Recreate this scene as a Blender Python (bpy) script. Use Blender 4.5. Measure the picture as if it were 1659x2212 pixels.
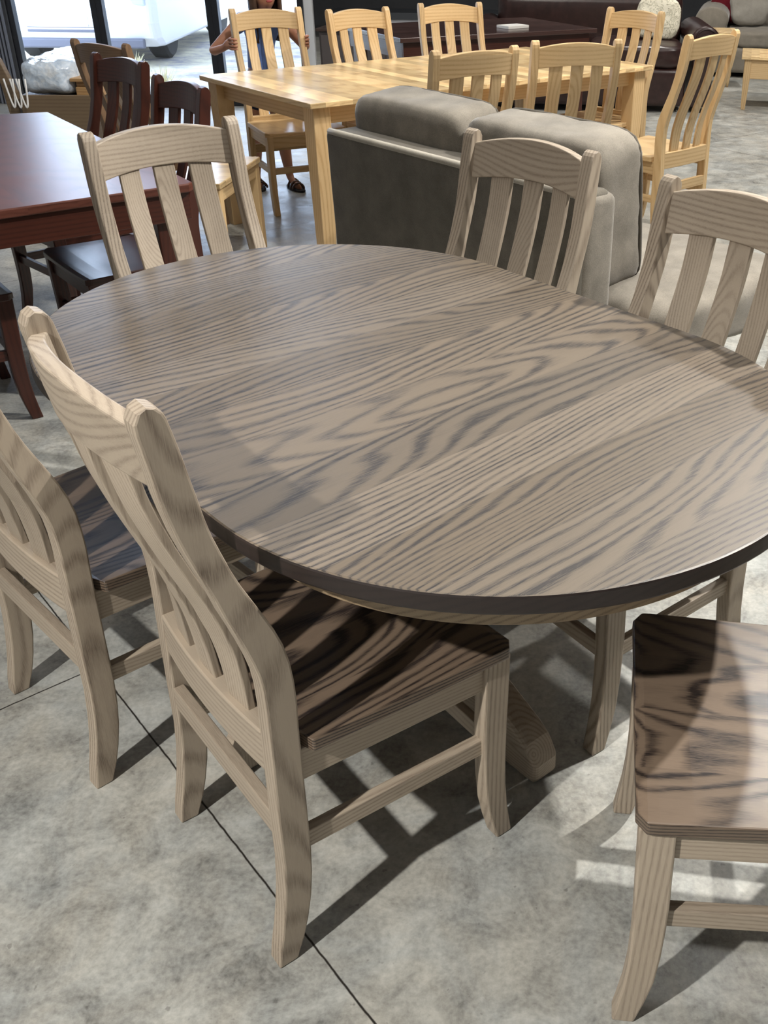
import bpy, bmesh, math, random
from mathutils import Vector, Matrix, noise as mnoise
random.seed(7)
S = bpy.context.scene
COL = S.collection
for o in list(bpy.data.objects):
    bpy.data.objects.remove(o)
R = math.radians

# ---------------------------------------------------------------- camera
FPX, H_CAM = 2161.25, 1.50965
cam_d = bpy.data.cameras.new('camera')
cam = bpy.data.objects.new('camera', cam_d)
COL.objects.link(cam)
rx, up, fw = Vector((.99989, .00711, .01272)), Vector((-.01457, .48791, .87277)), Vector((0, .87287, -.48796))
M = Matrix((rx, up, -fw)).transposed().to_4x4()
M.translation = (0, 0, H_CAM)
cam.matrix_world = M
cam_d.sensor_fit = 'VERTICAL'
cam_d.sensor_height = 36
cam_d.lens = FPX / 2212 * 36
cam_d.shift_x = -260.77 / 2212
cam_d.shift_y = -84.76 / 2212
cam_d.clip_end = 200
S.camera = cam

# ---------------------------------------------------------------- light
S.view_settings.view_transform = 'Standard'
S.view_settings.look = 'None'
S.view_settings.gamma = 1
S.view_settings.use_curve_mapping = False
S.view_settings.exposure = 0.10
world = bpy.data.worlds.new('daylight_sky')
S.world = world
world.use_nodes = True
bg = world.node_tree.nodes['Background']
bg.inputs[0].default_value = (.66, .79, 1, 1)
bg.inputs[1].default_value = 9.0


def lamp(kind, loc, target, energy, color=(1, 1, 1), **kw):
    d = bpy.data.lights.new(kind.lower() + '_lamp', kind)
    o = bpy.data.objects.new('spot_fill_portal_light', d)
    COL.objects.link(o)
    o.location = loc
    o.rotation_euler = (Vector(target) - Vector(loc)).to_track_quat('-Z', 'Y').to_euler()
    d.energy = energy
    d.color = color
    for k, v in kw.items():
        setattr(d, k, v)
    return o


WARM = (1, .965, .91)
# track spots near the table
lamp('SPOT', (-2.00, -.95, 3.3), (-.25, .95, 0), 640, WARM, spot_size=R(56), spot_blend=1., shadow_soft_size=.045)
lamp('SPOT', (1.97, 2.66, 3.35), (.2, 1.5, .3), 560, WARM, spot_size=R(95), spot_blend=.6, shadow_soft_size=.045)
lamp('SPOT', (1.9, 4.7, 3.6), (.8, 3.6, .5), 210, (1, .97, .92), spot_size=R(120), spot_blend=.6, shadow_soft_size=.09)
lamp('SPOT', (-.2, 3.6, 3.8), (-.1, 5.4, .6), 230, (1, .95, .86), spot_size=R(110), spot_blend=.6, shadow_soft_size=.08)
lamp('SPOT', (3.2, 6.2, 3.8), (1.6, 7.2, .3), 420, (1, .95, .88), spot_size=R(120), spot_blend=.6, shadow_soft_size=.08)
lamp('SPOT', (1.6, 10.5, 3.8), (1.6, 11.5, .3), 260, (1, .95, .88), spot_size=R(130), spot_blend=.6, shadow_soft_size=.08)
# broad fill lights added overhead out of view, no real panels
lamp('AREA', (.5, 2.0, 4.1), (.5, 2.0, 0), 75, (1, .97, .92), shape='RECTANGLE', size=5, size_y=4)
lamp('AREA', (.5, 8.0, 4.1), (.5, 8.0, 0), 95, (1, .97, .92), shape='RECTANGLE', size=6, size_y=5)
# sampling portal in the shop window opening (adds no light of its own)
pl = lamp('AREA', (-4.2, 9.2, 2.0), (-4.2, 0, 2.0), 1, (1, 1, 1), shape='RECTANGLE', size=4.6, size_y=3.7)
pl.data.cycles.is_portal = True

# ---------------------------------------------------------------- helpers


def lin(r, g, b):
    f = lambda c: (c / 255 / 12.92) if c / 255 <= .04045 else ((c / 255 + .055) / 1.055) ** 2.4
    return (f(r), f(g), f(b), 1)


def tag(o, label=None, cat=None, group=None, kind=None):
    if label: o['label'] = label
    if cat: o['category'] = cat
    if group: o['group'] = group
    if kind: o['kind'] = kind
    return o


def empty(name, loc=(0, 0, 0), rz=0):
    o = bpy.data.objects.new(name, None)
    COL.objects.link(o)
    o.location = loc
    o.rotation_euler = (0, 0, rz)
    o.empty_display_size = .05
    return o


def obj(name, bm, mat=None, parent=None, bevel=0, smooth=False, seg=2, sub=0):
    bmesh.ops.recalc_face_normals(bm, faces=bm.faces[:])
    me = bpy.data.meshes.new(name)
    bm.to_mesh(me)
    bm.free()
    o = bpy.data.objects.new(name, me)
    COL.objects.link(o)
    if mat:
        for m in (mat if isinstance(mat, (list, tuple)) else [mat]):
            me.materials.append(m)
    if smooth:
        for p in me.polygons: p.use_smooth = True
    if bevel:
        b = o.modifiers.new('bevel', 'BEVEL')
        b.width = bevel
        b.segments = seg
        b.limit_method = 'ANGLE'
        b.angle_limit = R(50)
        b.harden_normals = False
    if sub:
        b = o.modifiers.new('sub', 'SUBSURF')
        b.levels = b.render_levels = sub
    if parent: o.parent = parent
    return o


def copy_tree(o, parent=None):
    c = o.copy()
    COL.objects.link(c)
    c.parent = parent
    for ch in list(o.children):
        copy_tree(ch, c)
    return c


def box(bm, x0, x1, y0, y1, z0, z1, m=None):
    vs = [bm.verts.new(p) for p in ((x0, y0, z0), (x1, y0, z0), (x1, y1, z0), (x0, y1, z0), (x0, y0, z1), (x1, y0, z1), (x1, y1, z1), (x0, y1, z1))]
    fs = []
    for f in ((0, 3, 2, 1), (4, 5, 6, 7), (0, 1, 5, 4), (1, 2, 6, 5), (2, 3, 7, 6), (3, 0, 4, 7)):
        fs.append(bm.faces.new([vs[i] for i in f]))
    if m: bmesh.ops.transform(bm, matrix=m, verts=vs)
    return vs, fs


def bxo(name, dims, mat, parent=None, bevel=.003, **k):
    bm = bmesh.new()
    box(bm, *dims)
    return obj(name, bm, mat, parent, bevel=bevel, **k)


def loft(bm, rings, caps=True, closed=True):
    """rings: lists of equal length of points"""
    vr = [[bm.verts.new(p) for p in r] for r in rings]
    n = len(vr[0])
    for a, b in zip(vr, vr[1:]):
        for i in range(n if closed else n - 1):
            bm.faces.new((a[i], a[(i + 1) % n], b[(i + 1) % n], b[i]))
    if caps:
        bm.faces.new(vr[0][::-1])
        bm.faces.new(vr[-1])
    return vr


def tube(bm, pts, rad, n=8):
    rings = []
    for i, p in enumerate(pts):
        p = Vector(p)
        a = Vector(pts[max(i - 1, 0)])
        b = Vector(pts[min(i + 1, len(pts) - 1)])
        t = (b - a).normalized()
        u = t.cross(Vector((0, 0, 1)))
        if u.length < .05: u = t.cross(Vector((1, 0, 0)))
        u.normalize()
        w = t.cross(u)
        r = rad[i] if isinstance(rad, (list, tuple)) else rad
        rings.append([p + u * math.cos(q * 2 * math.pi / n) * r + w * math.sin(q * 2 * math.pi / n) * r for q in range(n)])
    loft(bm, rings)


def lathe(bm, prof, n=24, c=(0, 0, 0)):
    rings = [[(c[0] + r * math.cos(q * 2 * math.pi / n), c[1] + r * math.sin(q * 2 * math.pi / n), c[2] + z) for q in range(n)] for r, z in prof]
    loft(bm, rings)


# ---------------------------------------------------------------- materials
class NT:
    def __init__(s, name):
        s.m = bpy.data.materials.new(name)
        s.m.use_nodes = True
        s.t = s.m.node_tree
        s.n = s.t.nodes
        s.b = s.n['Principled BSDF']

    def new(s, typ, **k):
        n = s.n.new(typ)
        for a, b in k.items(): setattr(n, a, b)
        return n

    def link(s, a, b): s.t.links.new(a, b)

    def val(s, sock, v):
        if hasattr(v, 'is_linked') or hasattr(v, 'links'): s.link(v, sock)
        else: sock.default_value = v

    def math(s, op, a, b=0.0, c=None):
        n = s.new('ShaderNodeMath', operation=op)
        s.val(n.inputs[0], a)
        s.val(n.inputs[1], b)
        if c is not None: s.val(n.inputs[2], c)
        return n.outputs[0]

    def comb(s, a, b, c):
        n = s.new('ShaderNodeCombineXYZ')
        for i, v in enumerate((a, b, c)): s.val(n.inputs[i], v)
        return n.outputs[0]

    def noise(s, vec, scale=1, detail=2, rough=.5, dist=0):
        n = s.new('ShaderNodeTexNoise')
        s.link(vec, n.inputs['Vector'])
        n.inputs['Scale'].default_value = scale
        n.inputs['Detail'].default_value = detail
        n.inputs['Roughness'].default_value = rough
        n.inputs['Distortion'].default_value = dist
        return n.outputs[0]

    def ramp(s, fac, stops):
        n = s.new('ShaderNodeValToRGB')
        s.link(fac, n.inputs[0])
        e = n.color_ramp.elements
        while len(e) < len(stops): e.new(.5)
        for el, (p, c) in zip(e, stops):
            el.position = p
            el.color = c if isinstance(c, tuple) else (c, c, c, 1)
        return n.outputs[0]

    def mix(s, f, a, b, mode='MIX'):
        n = s.new('ShaderNodeMix', data_type='RGBA', blend_type=mode)
        s.val(n.inputs[0], f)
        s.val(n.inputs[6], a)
        s.val(n.inputs[7], b)
        return n.outputs[2]

    def bump(s, h, st=.1, d=.001):
        n = s.new('ShaderNodeBump')
        n.inputs['Strength'].default_value = st
        n.inputs['Distance'].default_value = d
        s.link(h, n.inputs['Height'])
        s.link(n.outputs[0], s.b.inputs['Normal'])

    def obj_xyz(s):
        tc = s.new('ShaderNodeTexCoord')
        sp = s.new('ShaderNodeSeparateXYZ')
        s.link(tc.outputs['Object'], sp.inputs[0])
        return tc.outputs['Object'], {'x': sp.outputs[0], 'y': sp.outputs[1], 'z': sp.outputs[2]}


def wood(name, axes, light, dark, period=.009, plank=None, rough=.5, strength=.75, tint=.25, center=0., slope=.035, spec=.5, pore=.5, warm=None, shift=0., spread=.07, warp=.04, wl=1.5, jit=.0025):
    w = NT(name)
    _, c = w.obj_xyz()
    L, A, B = (c[a] for a in axes)
    oi = w.new('ShaderNodeObjectInfo')
    rnd = w.math('MULTIPLY', oi.outputs['Random'], 61.7)
    if plank:
        A0 = w.math('ADD', A, 10.0 + shift)
        idx = w.math('FLOOR', w.math('DIVIDE', A0, plank))
        seed = w.math('ADD', idx, rnd)
        a = w.math('SUBTRACT', A0, w.math('MULTIPLY', w.math('ADD', idx, .5), plank))
    else:
        seed = rnd
        a = w.math('SUBTRACT', A, center)
    wn = w.new('ShaderNodeTexWhiteNoise', noise_dimensions='1D')
    w.link(seed, wn.inputs['W'])
    sp = w.new('ShaderNodeSeparateColor')
    w.link(wn.outputs['Color'], sp.inputs[0])
    r1, r2, r3 = sp.outputs
    a = w.math('ADD', a, w.math('MULTIPLY', w.math('SUBTRACT', r1, .5), spread))
    l = w.math('ADD', L, w.math('MULTIPLY', r2, 7.))
    wv = w.comb(w.math('MULTIPLY', l, wl), w.math('MULTIPLY', a, 6.), w.math('MULTIPLY', B, 6.))
    n1 = w.math('SUBTRACT', w.noise(wv, 1, 2, .5), .5)
    s1 = w.math('MULTIPLY', w.math('SINE', w.math('ADD', w.math('MULTIPLY', l, 3.3), w.math('MULTIPLY', r3, 6.3))), slope)
    b = w.math('ADD', w.math('ADD', w.math('MULTIPLY', r3, .03), s1), w.math('MULTIPLY', n1, warp))
    b = w.math('ADD', b, B)
    rr = w.math('SQRT', w.math('ADD', w.math('MULTIPLY', a, a), w.math('MULTIPLY', b, b)))
    fv = w.comb(w.math('MULTIPLY', l, 9.), w.math('MULTIPLY', a, 60.), w.math('MULTIPLY', B, 60.))
    n2 = w.noise(fv, 1, 3, .6)
    rr = w.math('ADD', rr, w.math('MULTIPLY', n2, jit))
    fr = w.math('FRACT', w.math('DIVIDE', rr, period))
    ring = w.ramp(fr, [(0, .3), (.12, 0.), (.48, .08), (.74, 1.), (.86, .85), (1, .3)])
    pv = w.comb(w.math('MULTIPLY', l, 38.), w.math('MULTIPLY', a, 950.), w.math('MULTIPLY', B, 950.))
    pn = w.ramp(w.noise(pv, 1, 2, .6), [(.38, 0.), (.62, 1.)])
    bn = w.noise(w.comb(w.math('MULTIPLY', l, 3.), w.math('MULTIPLY', a, 45.), w.math('MULTIPLY', B, 45.)), 1, 3, .6)
    k = w.math('MULTIPLY', ring, w.math('ADD', w.math('MULTIPLY', pn, pore), 1 - pore * .5))
    vary = w.math('ADD', w.math('MULTIPLY', w.noise(w.comb(w.math('MULTIPLY', l, 1.4), w.math('MULTIPLY', a, 16.), B), 1, 2, .5), 1.9), .02)
    k = w.math('ADD', w.math('MULTIPLY', w.math('MULTIPLY', k, vary), strength), w.math('MULTIPLY', w.math('SUBTRACT', bn, .5), .55))
    k = w.math('ADD', k, w.math('MULTIPLY', w.math('SUBTRACT', pn, .5), .14))
    kc = w.new('ShaderNodeClamp')
    w.link(k, kc.inputs[0])
    col = w.mix(kc.outputs[0], light, dark)
    if warm:
        col = w.mix(w.math('MULTIPLY', r1, .8), col, w.mix(1., col, warm, 'MULTIPLY'))
    tv = w.math('ADD', w.math('MULTIPLY', w.math('SUBTRACT', r3, .5), tint), 1.)
    tc = w.new('ShaderNodeCombineColor')
    for i in range(3): w.link(tv, tc.inputs[i])
    col = w.mix(1., col, tc.outputs[0], 'MULTIPLY')
    w.link(col, w.b.inputs['Base Color'])
    w.b.inputs['Roughness'].default_value = rough
    w.b.inputs['Specular IOR Level'].default_value = spec
    w.bump(w.math('SUBTRACT', 1., kc.outputs[0]), .12, .0008)
    return w.m


def plain(name, color, rough=.6, metal=0, spec=.5, nscale=0, namt=.2, bump=0, emit=None):
    w = NT(name)
    w.b.inputs['Base Color'].default_value = color
    w.b.inputs['Roughness'].default_value = rough
    w.b.inputs['Metallic'].default_value = metal
    w.b.inputs['Specular IOR Level'].default_value = spec
    if nscale:
        v, _ = w.obj_xyz()
        n = w.noise(v, nscale, 4, .6)
        d = tuple(c * (1 - namt) for c in color[:3]) + (1,)
        u = tuple(min(1, c * (1 + namt)) for c in color[:3]) + (1,)
        w.link(w.ramp(n, [(.3, d), (.7, u)]), w.b.inputs['Base Color'])
        if bump: w.bump(n, bump, .004)
    return w.m


def fabric(name, color, amt=.25, weave=900):
    w = NT(name)
    v, _ = w.obj_xyz()
    n = w.noise(v, 9, 4, .6)
    f = w.noise(v, weave * .35, 3, .7)
    k = w.math('ADD', w.math('MULTIPLY', n, .55), w.math('MULTIPLY', f, .45))
    d = tuple(c * (1 - amt) for c in color[:3]) + (1,)
    u = tuple(min(1, c * (1 + amt)) for c in color[:3]) + (1,)
    w.link(w.ramp(k, [(.36, d), (.64, u)]), w.b.inputs['Base Color'])
    w.b.inputs['Roughness'].default_value = .95
    w.b.inputs['Specular IOR Level'].default_value = .15
    w.b.inputs['Sheen Weight'].default_value = .35
    w.b.inputs['Sheen Roughness'].default_value = .4
    w.bump(f, .3, .002)
    return w.m


GL, GD = lin(170, 156, 138), lin(112, 98, 84)
grey = {
    'post': wood('ash_grey_oak_post', 'zxy', GL, GD, .0085, rough=.55, strength=.6, warp=.03, center=.02, tint=.18),
    'face': wood('ash_grey_oak_slat', 'zyx', GL, GD, .0065, rough=.55, strength=.4, spread=.15, warp=.025, tint=.18),
    'cross': wood('ash_grey_oak_rail', 'yzx', GL, GD, .0115, rough=.55, strength=.42, warp=.04, spread=.03, center=.9, tint=.16),
    'side': wood('ash_grey_oak_stretcher', 'xzy', GL, GD, .0065, rough=.55, strength=.42, spread=.15, warp=.02, tint=.15),
    'seat': wood('dark_oak_seat', 'xyz', lin(114, 98, 83), lin(40, 33, 31), .0055, plank=.125, rough=.34, strength=.85, tint=.25, spread=.28, warp=.03, wl=1.3, slope=.025),
}
NL, ND = lin(216, 186, 140), lin(184, 146, 98)
nat = {
    'post': wood('natural_hickory_post', 'zxy', NL, ND, .016, rough=.42, strength=.5, tint=.3),
    'face': wood('natural_hickory_slat', 'zyx', NL, ND, .016, rough=.42, strength=.5, tint=.3),
    'cross': wood('natural_hickory_rail', 'yzx', NL, ND, .018, rough=.42, strength=.5, tint=.3),
    'side': wood('natural_hickory_stretcher', 'xzy', NL, ND, .016, rough=.42, strength=.4, tint=.2),
    'seat': wood('natural_hickory_seat', 'xyz', NL, ND, .016, plank=.11, rough=.35, strength=.5, tint=.3),
}
CL, CD = lin(72, 37, 28), lin(42, 22, 18)
che = {
    'post': wood('cherry_post', 'zxy', CL, CD, .014, rough=.3, strength=.5, tint=.2),
    'face': wood('cherry_slat', 'zyx', CL, CD, .014, rough=.3, strength=.5, tint=.2),
    'cross': wood('cherry_rail', 'yzx', CL, CD, .014, rough=.3, strength=.5, tint=.2),
    'side': wood('cherry_stretcher', 'xzy', CL, CD, .014, rough=.3, strength=.5, tint=.2),
    'seat': wood('cherry_seat', 'xyz', lin(60, 34, 28), CD, .014, plank=.11, rough=.28, strength=.5, tint=.2),
}
M_TOP = wood('dark_oak_tabletop', 'yxz', lin(106, 95, 81), lin(42, 37, 35), .0040, plank=.128, rough=.44, strength=.82, tint=.42, warm=(1.06, 1.0, .90, 1), spec=.75, spread=.5, warp=.028, pore=1., wl=1.1, jit=.0015, slope=.012)
M_EDGE = wood('dark_oak_edge', 'xzy', lin(42, 32, 29), lin(22, 17, 16), .012, rough=.45, strength=.5)
M_APRON = wood('ash_grey_oak_apron', 'xzy', lin(168, 146, 116), lin(98, 80, 62), .010, rough=.55, strength=.5)
M_NTOP = wood('natural_hickory_tabletop', 'yxz', lin(226, 198, 150), lin(168, 126, 78), .02, plank=.072, rough=.3, strength=.45, tint=.6)
M_CTOP = wood('cherry_tabletop', 'xyz', lin(94, 56, 46), lin(62, 34, 28), .016, plank=.14, rough=.32, strength=.5, tint=.2, spec=.3)
M_SOFA = fabric('grey_chenille', lin(126, 120, 110), .3)
M_SOFA_LIT = fabric('grey_chenille_lit_edge', lin(168, 162, 150), .2)  # chenille lightened, the lit top edge painted into the piping colour
M_SOFA_SHADE = fabric('grey_chenille_shaded', lin(98, 93, 84), .28)  # same chenille darkened, shade on back and base put into the colour
M_PIPE = fabric('grey_piping', lin(80, 75, 67), .2)
M_LEATHER = plain('dark_brown_leather', lin(48, 30, 28), .3, nscale=14, namt=.35, bump=.25)
M_BLACK = plain('black_anodised_frame', lin(22, 24, 30), .35)
M_WALL = plain('white_wall', lin(205, 207, 210), .8, nscale=3, namt=.04)
M_DWALL = plain('dark_grey_wall', lin(70, 72, 76), .8, nscale=3, namt=.1)
M_CEIL = plain('ceiling_grey', lin(120, 120, 122), .9, nscale=3, namt=.1)


def concrete():
    w = NT('polished_concrete')
    v, c = w.obj_xyz()
    n1 = w.noise(v, 1.6, 6, .62, .4)
    n2 = w.noise(v, 9, 6, .7, .6)
    n3 = w.noise(v, 90, 3, .6)
    n4 = w.noise(v, 4.3, 5, .65, .8)
    k = w.math('ADD', w.math('ADD', w.math('MULTIPLY', n1, .30), w.math('MULTIPLY', n2, .48)), w.math('MULTIPLY', n3, .22))
    col = w.ramp(k, [(.35, lin(100, 99, 96)), (.44, lin(146, 145, 140)), (.54, lin(178, 177, 171)), (.66, lin(206, 204, 197))])
    tintc = w.ramp(n4, [(.35, (.93, .97, 1.0, 1)), (.65, (1.02, 1.0, .955, 1))])
    col = w.mix(1., col, tintc, 'MULTIPLY')
    dots = w.ramp(w.noise(v, 55, 2, .5), [(.70, 0.), (.76, 1.)])
    col = w.mix(w.math('MULTIPLY', dots, .45), col, lin(70, 66, 62))
    # saw-cut joints, two families
    fac = None
    for nx, ny, ox, oy, pitch in ((.749, .663, -.388, 1.163, 2.9), (-.673, .74, -1.079, 1.623, 2.9)):
        wob = w.math('MULTIPLY', w.math('SUBTRACT', w.noise(v, 30, 2), .5), .004)
        d = w.math('ADD', w.math('MULTIPLY', w.math('SUBTRACT', c['x'], ox), nx), w.math('MULTIPLY', w.math('SUBTRACT', c['y'], oy), ny))
        d = w.math('ADD', d, wob)
        d = w.math('PINGPONG', d, pitch / 2)
        m = w.ramp(w.math('MULTIPLY', d, 100.), [(.10, 1.), (.26, 0.)])
        fac = m if fac is None else w.math('MAXIMUM', fac, m)
    # pingpong gives distance to multiples of pitch
    col = w.mix(fac, col, lin(38, 34, 30))
    w.link(col, w.b.inputs['Base Color'])
    w.link(w.ramp(n2, [(.3, .34), (.7, .55)]), w.b.inputs['Roughness'])
    w.b.inputs['Specular IOR Level'].default_value = .5
    w.bump(w.math('SUBTRACT', k, w.math('MULTIPLY', fac, .5)), .12, .003)
    return w.m


M_FLOOR = concrete()

# ---------------------------------------------------------------- room shell
def struct(name, dims, mat, bevel=0):
    return tag(bxo(name, dims, mat, None, bevel=bevel), kind='structure')


WY = 9.25   # window wall line
bm = bmesh.new()
fl = [(-4.75, -3), (9, -3), (9, 16.2), (-3.0, 16.2), (-1.72, 9.3), (-4.75, 9.3)]
loft(bm, [[(x, y, -.1) for x, y in fl], [(x, y, 0) for x, y in fl]])
tag(obj('floor', bm, M_FLOOR), kind='structure')
struct('ceiling', (-4.75, 9, -3, 17, 4.3, 4.4), M_CEIL)
struct('wall_back', (-3.1, 9, 16, 16.2, 0, 4.3), M_DWALL)
struct('wall_right', (8.8, 9, -3, 16, 0, 4.3), M_WALL)
struct('wall_front', (-4.75, 9, -3, -2.8, 0, 4.3), M_WALL)
struct('wall_left', (-4.75, -4.6, -2.8, WY, 0, 4.3), M_WALL)

# ---------------------------------------------------------------- dining chair
RF = [(.031, 0), (.048, .045), (.058, .08), (.068, .128), (.074, .178), (.077, .23), (.078, .30), (.079, .40), (.080, .48), (.082, .53), (.081, .565), (.078, .6), (.071, .635), (.061, .665), (.049, .694), (.036, .724), (.024, .752), (.013, .782), (.004, .812), (-.004, .84), (-.010, .868), (-.015, .9), (-.021, .935), (-.026, .966), (-.031, .991), (-.035, 1.010), (-.0385, 1.0185), (-.045, 1.0255)]
RB = [(-.003, 0), (.002, .034), (.010, .072), (.018, .118), (.024, .165), (.028, .22), (.029, .30), (.031, .40), (.033, .48), (.034, .53), (.033, .57), (.030, .597), (.024, .623), (.015, .655), (.005, .686), (-.005, .715), (-.014, .747), (-.024, .777), (-.033, .803), (-.041, .828), (-.048, .853), (-.055, .884), (-.060, .91), (-.064, .94), (-.069, .972), (-.073, .998), (-.0735, 1.011), (-.0675, 1.0235)]
TIP = (-.0565, 1.0295)
FB = [(.441, 0), (.428, .05), (.418, .1), (.413, .16), (.411, .22), (.410, .27), (.412, .33), (.414, .43)]
FF = [(.476, 0), (.471, .03), (.464, .08), (.460, .13), (.459, .19), (.460, .25), (.463, .33), (.466, .43)]
WR, WF_, TT = .418, .448, .034


def interp(tab, z):
    for (u0, z0), (u1, z1) in zip(tab, tab[1:]):
        if z <= z1: return u0 + (u1 - u0) * (z - z0) / (z1 - z0 + 1e-9)
    return tab[-1][0]


def uc(z): return (interp(RF, z) + interp(RB, z)) / 2
def bow(v, z=1.):
    a = .016 + .020 * min(max((z - .47) / .15, 0), 1)
    return -a * (1 - (v / .19) ** 2)


def prism_uz(bm, front, back, v0, v1, tip=None):
    vv = []
    for v in (v0, v1):
        a = [bm.verts.new((u, v, z)) for u, z in front]
        b = [bm.verts.new((u, v, z)) for u, z in back]
        t = bm.verts.new((tip[0], v, tip[1])) if tip else None
        vv.append((a, b, t))
    (a0, b0, t0), (a1, b1, t1) = vv
    n = len(a0)
    for i in range(n - 1):
        bm.faces.new((a0[i], a0[i + 1], b0[i + 1], b0[i]))
        bm.faces.new((a1[i], b1[i], b1[i + 1], a1[i + 1]))
        bm.faces.new((a0[i], a1[i], a1[i + 1], a0[i + 1]))
        bm.faces.new((b0[i], b0[i + 1], b1[i + 1], b1[i]))
    bm.faces.new((a0[0], b0[0], b1[0], a1[0]))
    if tip:
        bm.faces.new((a0[-1], t0, b0[-1]))
        bm.faces.new((a1[-1], b1[-1], t1))
        bm.faces.new((a0[-1], a1[-1], t1, t0))
        bm.faces.new((t0, t1, b1[-1], b0[-1]))
    else:
        bm.faces.new((a0[-1], a1[-1], b1[-1], b0[-1]))


def curved_panel(bm, vs, zlo, zhi, th, nz=6, off=0., flat=False):
    """panel spanning v, following the bowed back; zlo/zhi functions of v"""
    F_, B_ = [], []
    for v in vs:
        cf, cb = [], []
        for j in range(nz + 1):
            z = zlo(v) + (zhi(v) - zlo(v)) * j / nz
            u = (uc(z) + bow(v, z) + off) if not flat else .050 - .012 * (1 - (v / .19) ** 2)
            cf.append(bm.verts.new((u + th / 2, v, z)))
            cb.append(bm.verts.new((u - th / 2, v, z)))
        F_.append(cf)
        B_.append(cb)
    n = len(vs)
    for i in range(n - 1):
        for j in range(nz):
            bm.faces.new((F_[i][j], F_[i + 1][j], F_[i + 1][j + 1], F_[i][j + 1]))
            bm.faces.new((B_[i][j], B_[i][j + 1], B_[i + 1][j + 1], B_[i + 1][j]))
        bm.faces.new((F_[i][0], B_[i][0], B_[i + 1][0], F_[i + 1][0]))
        bm.faces.new((F_[i][nz], F_[i + 1][nz], B_[i + 1][nz], B_[i][nz]))
    for i in (0, n - 1):
        for j in range(nz):
            bm.faces.new((F_[i][j], F_[i][j + 1], B_[i][j + 1], B_[i][j]))


def lin_s(a, b, n): return [a + (b - a) * i / n for i in range(n + 1)]


def make_chair(name, mats, label, cat='chair', group=None):
    t = empty(name)
    tag(t, label, cat, group)
    # seat: scooped plank seat
    bm = bmesh.new()
    nx, ny = 26, 26
    top, bot = {}, {}
    for i in range(nx + 1):
        for j in range(ny + 1):
            s = i / nx
            q = j / ny * 2 - 1
            q0 = j / ny * 2 - 1
            ub = .064 - .010 * (1 - q0 * q0)
            u = ub + (.471 - ub) * s
            hw = .216 + (.234 - .216) * (u - .084) / .387
            if u < .084: hw = WR / 2 - TT - .0015
            # rounded front corners
            r = .022
            if u > .471 - r:
                d = u - (.471 - r)
                hw -= r - math.sqrt(max(r * r - d * d, 0))
            v = hw * q
            fx = (u - .24) / .2
            dish = -.012 * max(0, 1 - fx * fx * .7) * max(0, 1 - (q * 1.02) ** 2) ** .8
            dish -= .006 * max(0, (s - .8) / .2) * (1 - q * q)
            roll = -.004 * max(0, (s - .94) / .06) ** 2
            top[i, j] = bm.verts.new((u, v, .452 + dish + roll))
            bot[i, j] = bm.verts.new((u, v, .4275))
    for i in range(nx):
        for j in range(ny):
            bm.faces.new((top[i, j], top[i + 1, j], top[i + 1, j + 1], top[i, j + 1]))
            bm.faces.new((bot[i, j], bot[i, j + 1], bot[i + 1, j + 1], bot[i + 1, j]))
        bm.faces.new((top[i, 0], bot[i, 0], bot[i + 1, 0], top[i + 1, 0]))
        bm.faces.new((top[i, ny], top[i + 1, ny], bot[i + 1, ny], bot[i, ny]))
    for j in range(ny):
        bm.faces.new((top[0, j], top[0, j + 1], bot[0, j + 1], bot[0, j]))
        bm.faces.new((top[nx, j], bot[nx, j], bot[nx, j + 1], top[nx, j + 1]))
    obj('seat', bm, mats['seat'], t, bevel=.003)
    for s in (-1, 1):
        bm = bmesh.new()
        a, b = sorted((s * WR / 2, s * (WR / 2 - TT)))
        prism_uz(bm, RF, RB, a, b, TIP)
        obj('back_post', bm, mats['post'], t, bevel=.0035)
        bm = bmesh.new()
        a, b = sorted((s * WF_ / 2, s * (WF_ / 2 - .033)))
        prism_uz(bm, FF, FB, a, b)
        obj('leg', bm, mats['post'], t, bevel=.0035)
    # crest rail
    vs = lin_s(-WR / 2 + TT - .003, WR / 2 - TT + .003, 18)
    bm = bmesh.new()
    curved_panel(bm, vs, lambda v: .925 - .015 * (v / .18) ** 2, lambda v: 1.021 - .024 * (v / .18) ** 2, .024)
    obj('crest_rail', bm, mats['cross'], t, bevel=.003)
    # lower back rail
    bm = bmesh.new()
    curved_panel(bm, vs, lambda v: .395, lambda v: .474, .030, flat=True)
    obj('lower_back_rail', bm, mats['cross'], t, bevel=.003)
    for c in (-.097, 0, .097):
        bm = bmesh.new()
        curved_panel(bm, lin_s(c - .0285, c + .0285, 3), lambda v: .47, lambda v: .93, .013, nz=26)
        obj('slat', bm, mats['face'], t, bevel=.002)
    for s in (-1, 1):
        bm = bmesh.new()
        y0, y1 = (WR / 2 - .010) * s, (WF_ / 2 - .010) * s
        th = .019 * s
        for z0, z1, nm in ((.366, .428, 'side_apron'), (.222, .257, 'side_stretcher')):
            bm = bmesh.new()
            vs_ = [(.074, y0, z0), (.415, y1, z0), (.415, y1 - th, z0), (.074, y0 - th, z0)]
            loft(bm, [vs_, [(p[0], p[1], z1) for p in vs_]])
            obj(nm, bm, mats['side'], t, bevel=.002)
    h = WF_ / 2 - .03
    bxo('front_apron', (.434, .453, -h, h, .366, .428), mats['cross'], t, .002)
    bxo('front_stretcher', (.428, .446, -h, h, .222, .257), mats['cross'], t, .002)
    h = WR / 2 - .029
    bxo('rear_stretcher', (.0295, .049, -h, h, .268, .316), mats['cross'], t, .002)
    return t


def place(src, x, y, deg, label, group=None, sc=1., first=[None]):
    o = copy_tree(src)
    o.location = (x, y, 0)
    o.rotation_euler = (0, 0, R(deg))
    o.scale = (sc,) * 3
    tag(o, label, 'chair', group)
    return o


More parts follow.
